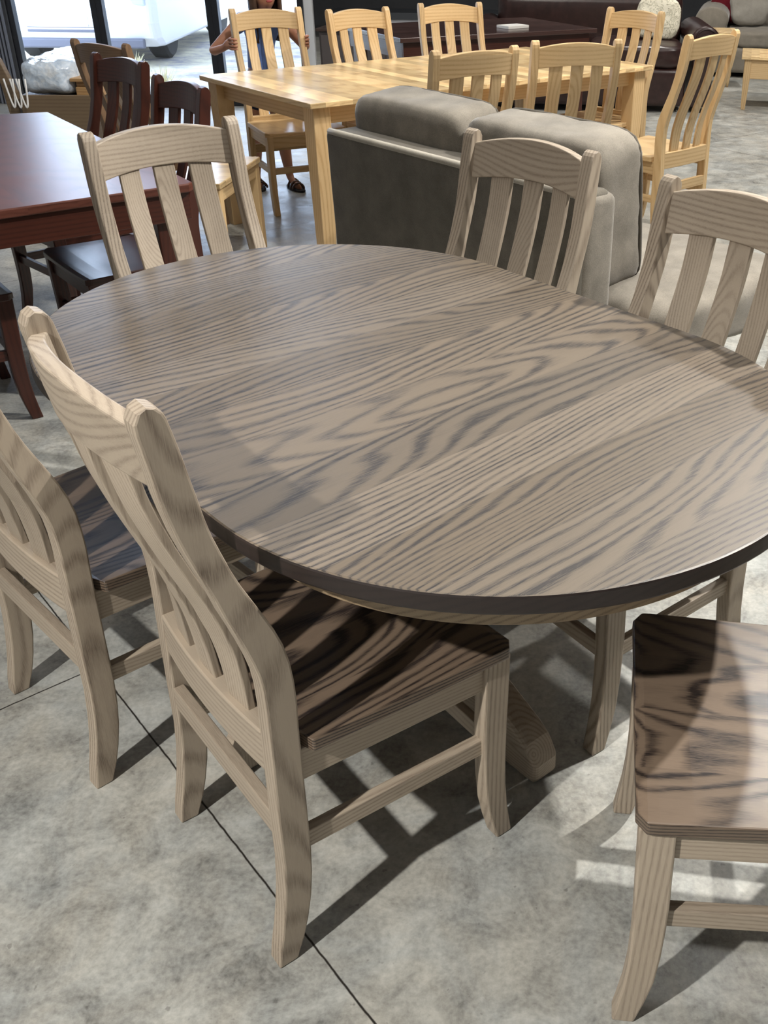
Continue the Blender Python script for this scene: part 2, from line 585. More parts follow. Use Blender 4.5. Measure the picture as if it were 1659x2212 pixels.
A_ = make_chair('dining_chair', grey, 'light grey oak chair with back turned, cut off by the left edge', 'chair', 'light oak chairs around the oval table')
GO = 'light oak chairs around the oval table'
place(A_, -.486, 1.1894, 39.8, 'light grey oak chair nearest the camera, back turned, whole back and dark seat in view', GO)
place(A_, -.858, 2.620, -49.0, 'light grey oak chair at the far end of the oval table, beside the cherry table', GO)
place(A_, .013, 2.494, 228.4, 'light grey oak chair across the table, its back overlapping the sofa back', GO)
place(A_, .4218, 1.9817, 218.5, 'light grey oak chair cut by the right edge, in front of the grey sofa seat', GO)
place(A_, .6737, 1.1277, 174.6, 'grey oak chair at bottom right, only dark seat and front legs in view', GO)
A_.location = (-.9382, 1.5486, 0)
A_.rotation_euler = (0, 0, R(46.3))

N_ = make_chair('dining_chair', nat, 'natural blond chair gripped by the child, at far left of the blond table', 'chair', 'blond chairs around the rectangular table')
GN = 'blond chairs around the rectangular table'
for (x0, y0), (x1, y1), side, lab in (
        ((-1.03, 6.13), (-.72, 6.40), 1, 'blond chair across the table, just right of the one the child holds'),
        ((-.56, 6.66), (-.19, 6.83), 1, 'blond chair across the blond table, its crest before the dark wooden table'),
        ((-.324, 4.306), (.028, 4.545), -1, 'natural blond chair seen from behind, just above the grey sofa, left of two'),
        ((.085, 4.729), (.495, 4.84), -1, 'natural blond chair seen from behind, just above the grey sofa, right of two'),
        ((.813, 5.06), (1.111, 5.36), -1, 'natural blond chair seen from the back corner, rightmost, standing on open floor'),
        ((.595, 6.60), (.86, 6.33), 1, 'blond chair at the right end of the blond table, before the leather sofa')):
    mx, my = (x0 + x1) / 2, (y0 + y1) / 2
    th = math.atan2(y1 - y0, x1 - x0)
    f = th - math.pi / 2 if side == 1 else th + math.pi / 2
    place(N_, mx + .05 * math.cos(f), my + .05 * math.sin(f), math.degrees(f), lab, GN)
N_.location = (-1.36, 6.14, 0)
N_.rotation_euler = (0, 0, R(-59.5))

DL, DD = lin(128, 102, 78), lin(92, 68, 50)  # blond wood darkened, its backlit shade put into the colour
nat_shaded = {k: wood('shaded_blond_wood_' + k, a, DL, DD, .012, rough=.5, strength=.4) for k, a in (('post', 'zxy'), ('face', 'zyx'), ('cross', 'yzx'), ('side', 'xzy'), ('seat', 'xyz'))}
D_ = make_chair('dining_chair', nat_shaded, 'blond wooden chair with backlit shade put into its colour, behind the cherry chairs, before the window', 'chair')
D_.location = (-1.93, 5.18, 0)
D_.rotation_euler = (0, 0, R(60))
D_.scale = (.93,) * 3

C_ = make_chair('dining_chair', che, 'dark cherry slat-back chair farther from camera, in front of the blond chair coloured as shaded', 'chair', 'cherry chairs around the cherry table')
GC = 'cherry chairs around the cherry table'
place(C_, -1.186, 3.640, 220.5, 'dark cherry slat-back chair right behind the far-end light oak chair', GC, .965)
place(C_, -2.066, 2.926, 38, 'dark cherry chair cut off by the left edge, only its splayed leg showing', GC, .98)
C_.location = (-1.60, 4.24, 0)
C_.rotation_euler = (0, 0, R(228))
C_.scale = (.965,) * 3

# ---------------------------------------------------------------- oval table
TX, TY, TH, TA, TR_ = -.21447, 1.77411, -.81347, .29525, .54134


def racetrack(a, r, n=64):
    pts = []
    for i in range(n + 1):
        t = -math.pi / 2 + math.pi * i / n
        pts.append((a + r * math.cos(t), r * math.sin(t)))
    for i in range(n + 1):
        t = math.pi / 2 + math.pi * i / n
        pts.append((-a + r * math.cos(t), r * math.sin(t)))
    return pts


def slab(bm, a, r, z0, z1, bevel=0.0, n=64):
    rings = []
    prof = [(0, z0 + bevel), (0, z1 - bevel)] if not bevel else \
        [(-bevel, z0), (-bevel * .3, z0 + bevel * .3), (0, z0 + bevel), (0, z1 - bevel), (-bevel * .3, z1 - bevel * .3), (-bevel, z1)]
    if not bevel: prof = [(0, z0), (0, z1)]
    for d, z in prof:
        rings.append([(x, y, z) for x, y in racetrack(a, r + d, n)])
    return loft(bm, rings)


tb = empty('dining_table', (TX, TY, 0), TH)
tag(tb, 'large oval dining table with dark grained oak top and pale oak skirt, in the middle', 'table')
bm = bmesh.new()
slab(bm, TA, TR_, .732, .7627, .004)
o = obj('tabletop', bm, [M_TOP, M_EDGE], tb)
for p in o.data.polygons:
    if abs(p.normal.z) < .75: p.material_index = 1
bm = bmesh.new()
for inner, outer in ((TR_ - .085, TR_ - .063),):
    ro = [[(x, y, z) for x, y in racetrack(TA, outer)] for z in (.668, .7318)]
    ri = [[(x, y, z) for x, y in racetrack(TA, inner)] for z in (.7318, .668)]
    rings = ro + ri + [ro[0]]
    vr = [[bm.verts.new(p) for p in r] for r in rings[:4]]
    vr.append(vr[0])
    for a, b in zip(vr, vr[1:]):
        for i in range(len(a)):
            bm.faces.new((a[i], a[(i + 1) % len(a)], b[(i + 1) % len(a)], b[i]))
obj('apron', bm, M_APRON, tb, bevel=.002)
bm = bmesh.new()
for sx in (-1, 1):
    pass
box(bm, -.13, .13, -.13, .13, .10, .70)
obj('pedestal_column', bm, grey['face'], tb, bevel=.008)
bxo('pedestal_cap', (-.42, .42, -.2, .2, .690, .731), grey['side'], tb, .004)
for sx in (-1, 1):
    for sy in (-1, 1):
        bm = bmesh.new()
        ax = Vector((sx, 0, 0)) if sx == sy else Vector((0, sy, 0))
        tip = ax * .445
        st = ax * .12
        d = (tip - st).normalized()
        nrm = Vector((-d.y, d.x, 0)) * .034
        Ltot = (tip - st).length
        prof = []
        N = 12
        rings = []
        for i in range(N + 1):
            s = i / N
            zt = .23 - .15 * s ** 1.1 + (.0 if s < .9 else -(s - .9) * .35)
            zb = .10 * (1 - s) ** 2 * 1.2 if s < .75 else 0.0
            zb = max(zb, 0) if s < .8 else 0
            p = st + d * (Ltot * s)
            rings.append([p - nrm + Vector((0, 0, zb)), p + nrm + Vector((0, 0, zb)), p + nrm + Vector((0, 0, zt)), p - nrm + Vector((0, 0, zt))])
        loft(bm, rings)
        obj('pedestal_foot', bm, grey['side'], tb, bevel=.012, seg=3)

# ---------------------------------------------------------------- natural table
nt = empty('dining_table', (-.8856, 4.6577, 0), .7137)
tag(nt, 'rectangular blond hickory dining table with square legs, behind the grey sofa', 'table')
NW, NLn = 1.10, 2.252
bxo('tabletop', (0, NLn, 0, NW, .738, .762), M_NTOP, nt, .003)
for dims in ((.09, NLn - .09, .07, .09, .655, .738), (.09, NLn - .09, NW - .09, NW - .07, .655, .738)):
    bxo('apron', dims, nat['side'], nt, .002)
for dims in ((.07, .09, .09, NW - .09, .655, .738), (NLn - .09, NLn - .07, .09, NW - .09, .655, .738)):
    bxo('apron', dims, nat['cross'], nt, .002)
for lx in (.03, NLn - .12):
    for ly in (.03, NW - .12):
        bm = bmesh.new()
        e = .012
        loft(bm, [[(lx + e, ly + e, 0), (lx + .09 - e, ly + e, 0), (lx + .09 - e, ly + .09 - e, 0), (lx + e, ly + .09 - e, 0)],
                  [(lx, ly, .62), (lx + .09, ly, .62), (lx + .09, ly + .09, .62), (lx, ly + .09, .62)],
                  [(lx, ly, .7375), (lx + .09, ly, .7375), (lx + .09, ly + .09, .7375), (lx, ly + .09, .7375)]])
        obj('leg', bm, nat['post'], nt, bevel=.003)

bn = empty('bench', (-1.275, 4.46, 0), R(85))
tag(bn, 'small blond wooden bench beside the left end of the blond table', 'bench')
bxo('seat', (0, .58, 0, .27, .425, .452), M_NTOP, bn, .004)
for dims in ((.04, .54, .012, .03, .365, .4245), (.04, .54, .24, .258, .365, .4245)):
    bxo('apron', dims, nat['side'], bn, .002)
for lx in (.004, .526):
    for ly in (.008, .212):
        bxo('leg', (lx, lx + .05, ly, ly + .05, 0, .4248), nat['post'], bn, .003)

# ---------------------------------------------------------------- cherry table
# corner at (-.983, 3.166); long side heads to the upper left
CTH = math.atan2(4.386 - 3.166, -1.943 + .983)
ct = empty('dining_table', (-.983, 3.166, 0), CTH)
tag(ct, 'dark cherry dining table with clipped far corner and thick skirt, at the left edge', 'table')
CLn, CW = 1.56, 1.08
bm = bmesh.new()
cut = .0
poly = [(0, .02), (.02, 0), (CLn - .03, 0), (CLn, .10), (CLn + .05, .35), (CLn + .06, CW / 2), (CLn + .05, CW - .35), (CLn, CW - .1), (CLn - .03, CW), (.02, CW), (0, CW - .02)]
loft(bm, [[(x, y, .735) for x, y in poly], [(x, y, .762) for x, y in poly]])
obj('tabletop', bm, M_CTOP, ct, bevel=.004)
for dims in ((.02, CLn - .03, .015, .04, .648, .735), (.02, CLn - .03, CW - .04, CW - .015, .648, .735)):
    bxo('apron', dims, che['side'], ct, .002)
for dims in ((.015, .04, .04, CW - .04, .648, .735), (CLn - .06, CLn - .035, .04, CW - .04, .648, .735)):
    bxo('apron', dims, che['cross'], ct, .002)
for lx in (.042, CLn - .14):
    for ly in (.042, CW - .122):
        bxo('leg', (lx, lx + .08, ly, ly + .08, 0, .734), che['post'], ct, .004)

# ---------------------------------------------------------------- grey sofa
sL, sR = Vector((-.69, 3.86)), Vector((.200, 2.918))
slen = (sL - sR).length
sdir = (sL - sR).normalized()          # local +y runs to the far left end
sth = math.atan2(sdir.y, sdir.x) - math.pi / 2
sofa = empty('sofa', (sR.x, sR.y, 0), sth)
tag(sofa, 'grey fabric loveseat seen from behind, loose back cushions, beside the oval table', 'sofa')


def puffy(name, size, loc, mat, parent, puff=.35, rot=(0, 0, 0), seed=0, crease=.006, n=14, power=4.0):
    """pillow shaped block: rounded box with bulge and soft wrinkles"""
    bm = bmesh.new()
    bmesh.ops.create_cube(bm, size=2)
    bmesh.ops.subdivide_edges(bm, edges=bm.edges[:], cuts=n, use_grid_fill=True)
    sx, sy, sz = (s / 2 for s in size)
    mt = Matrix.Translation(loc) @ Matrix.Rotation(rot[2], 4, 'Z') @ Matrix.Rotation(rot[1], 4, 'Y') @ Matrix.Rotation(rot[0], 4, 'X')
    for v in bm.verts:
        p = v.co.copy()
        l = (abs(p.x) ** power + abs(p.y) ** power + abs(p.z) ** power) ** (1 / power)
        p = p / l
        q = Vector((p.x * sx, p.y * sy, p.z * sz))
        e = mnoise.noise(q * 9 + Vector((seed * 7.1, seed, 0)))
        e2 = mnoise.noise(q * 26 + Vector((seed * 3.1, 0, seed)))
        q += Vector((p.x, p.y, p.z)).normalized() * (e * crease * 2 + e2 * crease)
        v.co = mt @ q
    return obj(name, bm, mat, parent, smooth=True)


# local frame: origin near the right rear top corner; +y along back, front = -x?  (x axis = right of +y)
FX = 1   # the seat lies on the +x side
def soft_box(name, dims, mat, parent, bev=.03, amp=.003, taper=None):
    bm = bmesh.new()
    x0, x1, y0, y1, z0, z1 = dims
    box(bm, *dims)
    bmesh.ops.bevel(bm, geom=bm.edges[:], offset=bev, segments=4, profile=.5, affect='EDGES')
    bmesh.ops.subdivide_edges(bm, edges=[e for e in bm.edges if e.calc_length() > .15], cuts=6, use_grid_fill=True)
    for v in bm.verts:
        e = mnoise.noise(v.co * 7) * amp
        v.co += Vector((e, e * .5, e))
        if taper: v.co = taper(v.co)
    return obj(name, bm, mat, parent, smooth=True)


soft_box('back_frame', (0, .15, 0, slen, .05, .80), M_SOFA_SHADE, sofa, .022, .003,
         lambda c: Vector((c.x + (.8 - c.z) * .03 * 1, c.y, c.z + .0)))
bm = bmesh.new()
tube(bm, [(.012, .02 + (slen - .04) * i / 20, .796) for i in range(21)], .013, 8)
obj('back_piping', bm, M_SOFA_LIT, sofa, smooth=True)
soft_box('base', (.10, .88, .03, slen - .03, .07, .30), M_SOFA_SHADE, sofa, .03, .004)
soft_box('arm', (.03, .17, -.012, .05, .10, .79), M_SOFA, sofa, .03, .003)
hw = (slen) / 2
puffy('seat_cushion', (.80, hw + .24, .21), (.55, hw * .5 - .12, .37), M_SOFA, sofa, seed=1, power=6)
puffy('seat_cushion', (.80, hw, .21), (.55, hw * 1.5, .37), M_SOFA, sofa, seed=2, power=6)
for k, (cy, w_) in enumerate(((hw * .5 + .02, hw - .02), (hw * 1.5 + .0, hw - .02))):
    c = puffy('back_cushion', (.23, w_, .50), (.245, cy, .685), M_SOFA, sofa, seed=3 + k, rot=(0, R(-6), 0), power=8, crease=.0035)
    bm = bmesh.new()
    pts = []
    for i in range(65):
        t = 2 * math.pi * i / 64
        y, z = math.cos(t), math.sin(t)
        l = (abs(y) ** 8 + abs(z) ** 8) ** (1 / 8)
        p = Vector((.085, y / l * w_ / 2 * .985, z / l * .25 * .97))
        p = Matrix.Rotation(R(-6), 4, 'Y') @ p + Vector((.245, cy, .685))
        pts.append(p)
    tube(bm, pts, .008, 6)
    obj('cushion_piping', bm, M_PIPE, c, smooth=True)
    for cc in c.children: cc.parent = c
for ly in (.06, slen - .12):
    for lx in (.1, .78):
        bxo('leg', (lx, lx + .05, ly, ly + .05, 0, .08), che['post'], sofa, .004)

# ---------------------------------------------------------------- shop window
def framed_window(n, x0, x1):
    w = bxo('window_%d' % n, (x0, x0 + .05, WY - .03, WY + .05, 0, 3.85), M_BLACK, None, .003)
    tag(w, kind='structure')
    bxo('frame_post', (x1 - .05, x1, WY - .03, WY + .05, 0, 3.85), M_BLACK, w, .003)
    bxo('bottom_rail', (x0 + .05, x1 - .05, WY - .02, WY + .04, 0, .09), M_BLACK, w, .003)
    bxo('top_rail', (x0 + .05, x1 - .05, WY - .02, WY + .04, 3.78, 3.85), M_BLACK, w, .003)
    bxo('pane', (x0 + .05, x1 - .05, WY + .006, WY + .012, .09, 3.78), M_GLASS, w, 0)
    return w


def glass():
    w = NT('window_glass')
    tr = w.new('ShaderNodeBsdfTransparent')
    tr.inputs[0].default_value = (.96, .98, 1, 1)
    gl = w.new('ShaderNodeBsdfGlossy')
    gl.inputs['Roughness'].default_value = .02
    mx = w.new('ShaderNodeMixShader')
    mx.inputs[0].default_value = .06
    w.link(tr.outputs[0], mx.inputs[1])
    w.link(gl.outputs[0], mx.inputs[2])
    w.link(mx.outputs[0], w.n['Material Output'].inputs['Surface'])
    return w.m


M_GLASS = glass()
framed_window(1, -4.25, -3.49)
framed_window(2, -3.49, -2.52)
framed_window(3, -2.52, -1.75)
struct('wall_window_header', (-4.6, -1.7, WY - .05, WY + .1, 3.85, 4.3), M_DWALL)
struct('wall_window_left', (-4.6, -4.25, WY - .05, WY + .1, 0, 4.3), M_DWALL)
bm = bmesh.new()
vs = [(-1.75, WY), (-1.68, WY), (-2.9, 16.1), (-3.0, 16.1)]
loft(bm, [[(x, y, 0) for x, y in vs], [(x, y, 4.3) for x, y in vs]])
tag(obj('wall_side', bm, M_WALL), kind='structure')
bm = bmesh.new()
for k in range(6):
    box(bm, -4.44 + .03 * k, -4.425 + .03 * k, WY - .075, WY - .05, 0, 3.8)
tag(obj('trim_1', bm, plain('grey_corrugated_trim', lin(120, 124, 135), .5)), kind='structure')

# outside
def ground():
    w = NT('gravel_and_dry_grass')
    v, _ = w.obj_xyz()
    n = w.noise(v, 2.2, 6, .75)
    w.link(w.ramp(n, [(.38, lin(150, 148, 158)), (.5, lin(196, 190, 172)), (.62, lin(222, 216, 190))]), w.b.inputs['Base Color'])
    w.b.inputs['Roughness'].default_value = .9
    return w.m


tag(bxo('ground', (-30, -1.7, WY + .1, 45, -.12, -.02), ground(), None, 0), kind='structure')

M_CAR = plain('white_car_paint', lin(225, 226, 235), .25)
M_GRILLE = plain('dark_grille', lin(92, 94, 108), .5)
M_LAMP = plain('headlamp_glass', lin(190, 200, 225), .1)
M_TYRE = plain('tyre_rubber', lin(40, 40, 42), .8)
car = empty('car', (-4.75, 11.7, -.02), R(2))
tag(car, 'white car parked nose-on outside the shop window', 'car')
bm = bmesh.new()
prof = [(0, .30), (-.06, .45), (-.04, .75), (.12, .98), (1.1, 1.12), (1.75, 1.62), (3.6, 1.66), (4.3, 1.1), (4.4, .35), (4.2, .22), (.15, .20)]
rings = []
for x, inset in ((-.95, .10), (-.90, .0), (-.6, -.04), (.6, -.04), (.90, .0), (.95, .10)):
    rings.append([(x, y + (inset if y < 2 else -inset), z - (abs(inset) * .3 if z > .9 else 0)) for y, z in prof])
loft(bm, rings)
obj('body', bm, M_CAR, car, bevel=.04, seg=3)
bm = bmesh.new()
for k in range(5):
    box(bm, -.42, .42, -.085, -.03, .36 + k * .045, .385 + k * .045)
box(bm, -.45, .45, -.05, -.02, .33, .60)
obj('grille', bm, M_GRILLE, car, bevel=.004)
bm = bmesh.new()
box(bm, -.80, .80, -.075, -.02, .20, .30)
obj('bumper', bm, M_GRILLE, car, bevel=.02)
for s in (-1, 1):
    bm = bmesh.new()
    box(bm, s * .68 - .18, s * .68 + .18, -.07, .05, .62, .76)
    obj('headlamp', bm, M_LAMP, car, bevel=.02)
    for yy in (.75, 3.5):
        bm = bmesh.new()
        lathe(bm, [(.01, -.11), (.30, -.11), (.33, -.08), (.33, .08), (.30, .11), (.01, .11)], 20)
        bmesh.ops.transform(bm, matrix=Matrix.Translation((s * .72, yy + .15, .33)) @ Matrix.Rotation(R(90), 4, 'Y'), verts=bm.verts)
        obj('wheel', bm, M_TYRE, car, smooth=False)
    bm = bmesh.new()
    bxo('plate', (-.02, .24, -.1, -.085, .42, .52), plain('number_plate_blank', lin(190, 195, 215), .4), car) if s == 1 else None
M_STRAW = plain('dry_grass', lin(226, 220, 180), .9)
for k, (gx, gy) in enumerate(((-4.05, 9.95), (-3.72, 10.4), (-3.25, 9.9), (-3.9, 11.0), (-4.6, 10.6), (-4.35, 9.7))):
    bm = bmesh.new()
    for q in range(70):
        a, r0 = random.uniform(0, 6.28), random.uniform(0, .06)
        ln, lean = random.uniform(.10, .26), random.uniform(.02, .16)
        b = Vector((math.cos(a) * r0, math.sin(a) * r0, 0))
        t = b + Vector((math.cos(a) * lean, math.sin(a) * lean, ln))
        m_ = (b + t) / 2 + Vector((0, 0, .03))
        tube(bm, [b, m_, t], [.004, .003, .001], 3)
    o = obj('grass_tuft', bm, M_STRAW)
    o.location = (gx, gy, -.02)
    tag(o, 'pale dry grass tuft growing outside the shop window', 'grass tuft', 'grass tufts outside the window')

# ---------------------------------------------------------------- bench with wrapped cushion by the window
M_BROWN = wood('brown_bench_wood', 'xzy', lin(118, 100, 78), lin(92, 74, 56), .02, rough=.5, strength=.4)
M_OAKB = wood('orange_oak', 'xzy', lin(196, 158, 110), lin(150, 108, 66), .012, rough=.5, strength=.6)


def wrap_mat():
    w = NT('plastic_bubble_wrap')
    v, _ = w.obj_xyz()
    vo = w.new('ShaderNodeTexVoronoi')
    vo.inputs['Scale'].default_value = 45
    w.link(v, vo.inputs['Vector'])
    n = w.noise(v, 12, 4, .7, 1.5)
    w.link(w.ramp(n, [(.30, lin(178, 198, 220)), (.5, lin(206, 220, 236)), (.7, lin(232, 238, 244))]), w.b.inputs['Base Color'])
    w.b.inputs['Roughness'].default_value = .15
    w.bump(w.math('ADD', vo.outputs['Distance'], w.math('MULTIPLY', n, .8)), .6, .004)
    return w.m


bench = empty('bench', (-2.86, 6.02, 0), R(3))
tag(bench, 'brown wooden bench with a slanted end panel, by the window at left', 'bench')
bxo('front_panel', (.06, .46, -.02, .01, .04, .57), M_BROWN, bench, .004)
bxo('side_panel', (.43, .46, .01, 1.0, .04, .55), M_BROWN, bench, .004)
bxo('seat_board', (.0, .44, .0, 1.0, .50, .545), M_BROWN, bench, .004)
bm = bmesh.new()
loft(bm, [[(.02, y, .04), (.05, y, .04), (.04, y, .58), (-.02, y, .76), (-.05, y, .76)] for y in (.0, .05)])
obj('end_panel', bm, M_BROWN, bench, bevel=.004)
c = puffy('wrapped_cushion', (.31, .84, .19), (.195, .45, .65), wrap_mat(), None, seed=11, crease=.007, n=22, power=5)
c.location = bench.location
c.rotation_euler = bench.rotation_euler
tag(c, 'cushion wrapped in clear bubble plastic, lying on the brown bench', 'cushion')
bm = bmesh.new()
for k in range(3):
    pts = []
    for i in range(13):
        t = i / 12
        pts.append((.0 + .035 * k + .05 * t + .02 * math.sin(t * 3.1), -.03 - .03 * math.sin(t * 3.14), .66 - .15 * math.sin(t * 3.14) + .0 * t))
    tube(bm, pts, .0055, 6)
o = obj('strap', bm, plain('white_plastic_strap', lin(235, 235, 235), .4), smooth=True)
o.location = bench.location
tag(o, 'white loops of strap hanging in front of the wrapped cushion', 'strap')
wb = empty('wood_block', (-2.515, 6.12, .546), R(5))
tag(wb, 'orange oak block stacked in layers on the bench beside wrapped cushion', 'wood block')
for k, (a, b) in enumerate(((.0, .085), (.012, .06), (.0, .035))):
    pass
bxo('lower_block', (.0, .14, .0, .2, .0, .055), M_OAKB, wb, .004)
bxo('middle_block', (.006, .134, .006, .19, .0555, .085), M_OAKB, wb, .004)
bxo('top_board', (-.02, .155, -.02, .22, .0855, .105), M_OAKB, wb, .004)

# ---------------------------------------------------------------- far furniture
M_DTOP = wood('espresso_tabletop', 'xyz', lin(70, 50, 46), lin(46, 32, 30), .02, plank=.12, rough=.2, strength=.4)
dt = empty('dining_table', (-.75, 7.35, 0), R(32))
tag(dt, 'long espresso brown table reflecting blue daylight, behind the blond chairs', 'table')
bxo('tabletop', (0, 1.65, 0, 1.0, .73, .762), M_DTOP, dt, .004)
for dims in ((.04, 1.61, .04, .06, .62, .73), (.04, 1.61, .94, .96, .62, .73)):
    bxo('apron', dims, che['side'], dt, .003)
for dims in ((.04, .06, .06, .94, .62, .73), (1.59, 1.61, .06, .94, .62, .73)):
    bxo('apron', dims, che['cross'], dt, .003)
for lx in (.062, 1.508):
    for ly in (.062, .858):
        bxo('leg', (lx, lx + .08, ly, ly + .08, 0, .73), che['post'], dt, .004)
o = bxo('paper_stack', (0, .2, 0, .14, 0, .02), plain('white_paper', lin(225, 222, 216), .7), None, .002)
o.location = (-.02, 8.05, .7625)
o.rotation_euler = (0, 0, R(40))
tag(o, 'small white stack of paper on the espresso brown table', 'paper')

# leather sofa facing the camera
ls = empty('sofa', (-.35, 9.25, 0), R(-2))
tag(ls, 'dark brown leather sofa with rolled arms, behind the blond table', 'sofa')
soft_box('base', (.22, 1.86, .0, .85, .05, .36), M_LEATHER, ls, .04, .004)
puffy('seat_cushion', (.81, .80, .20), (.63, .40, .45), M_LEATHER, ls, seed=21, power=6)
puffy('seat_cushion', (.81, .80, .20), (1.45, .40, .45), M_LEATHER, ls, seed=22, power=6)
soft_box('backrest', (.2, 1.88, .75, 1.02, .05, .90), M_LEATHER, ls, .09, .006)
for x0 in (.0, 1.88):
    bm = bmesh.new()
    prof = [(.03, .05), (.21, .05), (.21, .48)]
    for k in range(15):
        a = R(-40 + k * 260 / 14)
        prof.append((.12 + .125 * math.cos(a), .585 + .115 * math.sin(a)))
    prof.append((.03, .48))
    loft(bm, [[(x0 + px, y, pz) for px, pz in prof] for y in (.02, .05, .45, .98)])
    a_ = obj('arm', bm, M_LEATHER, ls, bevel=.015, smooth=True)
    bm = bmesh.new()
    pts = []
    for k in range(40):
        t = k / 39
        r = .105 * (1 - t * .8)
        pts.append((x0 + .12 + r * math.cos(t * 11), .018, .585 + r * math.sin(t * 11)))
    tube(bm, pts, .007, 5)
    obj('scroll_piping', bm, M_LEATHER, a_, smooth=True)
for lx in (.06, 1.95):
    bxo('foot', (lx, lx + .07, .05, .12, 0, .06), M_TYRE, ls, .005)


def pattern_mat():
    w = NT('cream_botanical_print')
    v, _ = w.obj_xyz()
    n = w.noise(v, 16, 3, .6, 2.5)
    w.link(w.ramp(n, [(.50, lin(232, 226, 206)), (.56, lin(150, 146, 122)), (.60, lin(232, 226, 206))]), w.b.inputs['Base Color'])
    w.b.inputs['Roughness'].default_value = .9
    return w.m


o = puffy('throw_pillow', (.40, .13, .36), (0, 0, 0), pattern_mat(), None, seed=31, power=3, rot=(R(-14), R(6), R(-8)))
o.location = (1.30, 9.72, .72)
tag(o, 'cream throw pillow with leaf print on the brown leather sofa', 'pillow')

# round table lamp-like oval tabletop far back
ot = empty('oval_side_table', (1.05, 12.6, 0))
tag(ot, 'dark oval table with pale shiny top far behind the leather sofa', 'table')
bm = bmesh.new()
lathe(bm, [(.01, .60), (.40, .60), (.42, .61), (.42, .625), (.40, .635), (.01, .635)], 36)
obj('tabletop', bm, plain('dark_gloss_top', lin(60, 62, 70), .1), ot, smooth=False)
bm = bmesh.new()
lathe(bm, [(.16, 0), (.16, .03), (.04, .06), (.035, .30), (.05, .55), (.12, .60)], 20)
obj('pedestal', bm, che['post'], ot, smooth=True)

o = bxo('column', (1.56, 1.76, 12.0, 12.2, 0, 4.3), M_WALL, None, .004)
o.name = 'trim_2'
tag(o, kind='structure')

et = empty('end_table', (1.83, 10.75, 0), R(-4))
tag(et, 'small blond end table beside the arm of the brown leather sofa', 'table')
bxo('tabletop', (0, .42, 0, .42, .495, .52), M_NTOP, et, .004)
bxo('apron', (.03, .39, .03, .05, .44, .4949), nat['side'], et, .002)
for lx in (.03, .34):
    for ly in (.051, .34):
        bm = bmesh.new()
        lathe(bm, [(.012, 0), (.016, .05), (.026, .12), (.018, .2), (.026, .35), (.02, .40), (.028, .46), (.028, .4945)], 12, (lx + .025, ly + .02, 0))
        obj('leg', bm, nat['post'], et, smooth=True)

# grey armchair sofa, far right
M_GSOFA = fabric('warm_grey_velvet', lin(128, 122, 112), .2)
gs = empty('sofa', (1.93, 11.55, 0), R(-12))
tag(gs, 'warm grey sofa with rounded arm and loose cushions, top right corner', 'sofa')
soft_box('base', (.25, 2.1, .0, .9, .05, .30), M_GSOFA, gs, .04, .004)
puffy('seat_cushion', (.95, .85, .18), (.80, .42, .38), M_GSOFA, gs, seed=41, power=6)
puffy('seat_cushion', (.95, .85, .18), (1.72, .42, .38), M_GSOFA, gs, seed=42, power=6)
soft_box('backrest', (.2, 2.1, .8, 1.08, .05, .82), M_GSOFA, gs, .08, .006)
bm = bmesh.new()
prof = [(.04, .05), (.34, .05), (.34, .46)]
for k in range(15):
    a = R(-30 + k * 240 / 14)
    prof.append((.18 + .175 * math.cos(a), .56 + .13 * math.sin(a)))
prof.append((.04, .46))
loft(bm, [[(px, y, pz) for px, pz in prof] for y in (-.02, .02, .5, 1.0)])
obj('arm', bm, M_GSOFA, gs, bevel=.02, smooth=True)
for nm, lx_, c_, rz, lab in (('throw_pillow', .56, lin(150, 146, 138), 8, 'grey fringed throw pillow leaning on the grey sofa arm'),
                         ('throw_pillow', .35, lin(92, 20, 30), -14, 'dark red throw pillow on the grey sofa, at the top edge')):
    o = puffy(nm, (.44, .15, .40), (0, 0, 0), fabric('pillow_cloth_%d' % rz, c_, .2), None, seed=50 + rz, power=3, rot=(R(-16), 0, R(rz)))
    q = Matrix.Rotation(R(-12), 4, 'Z') @ Vector((lx_, .48 if rz > 0 else .70, 0))
    o.location = (1.93 + q.x, 11.55 + q.y, .67)
    tag(o, lab, 'pillow')

cf = empty('coffee_table', (2.02, 9.42, 0), R(-12))
tag(cf, 'blond coffee table with a small drawer, at the right edge', 'table')
bxo('tabletop', (0, 1.1, 0, .62, .42, .45), M_NTOP, cf, .004)
dr = bxo('drawer_front', (.06, 1.04, .03, .055, .26, .42), nat['side'], cf, .003)
bm = bmesh.new()
bmesh.ops.create_uvsphere(bm, u_segments=12, v_segments=8, radius=.016)
bmesh.ops.transform(bm, matrix=Matrix.Translation((.38, .018, .35)), verts=bm.verts)
obj('knob', bm, nat['post'], dr, smooth=True)
bxo('apron', (.06, 1.04, .565, .59, .28, .42), nat['side'], cf, .003)
bxo('shelf', (.05, 1.05, .06, .56, .26, .28), nat['side'], cf, .003)
for lx in (.03, 1.0):
    for ly in (.02, .53):
        bm = bmesh.new()
        e = .012
        loft(bm, [[(lx + e, ly + e, 0), (lx + .06 - e, ly + e, 0), (lx + .06 - e, ly + .06 - e, 0), (lx + e, ly + .06 - e, 0)],
                  [(lx, ly, .26), (lx + .06, ly, .26), (lx + .06, ly + .06, .26), (lx, ly + .06, .26)],
                  [(lx, ly, .4195), (lx + .06, ly, .4195), (lx + .06, ly + .06, .4195), (lx, ly + .06, .4195)]])
        obj('leg', bm, nat['post'], cf, bevel=.002)

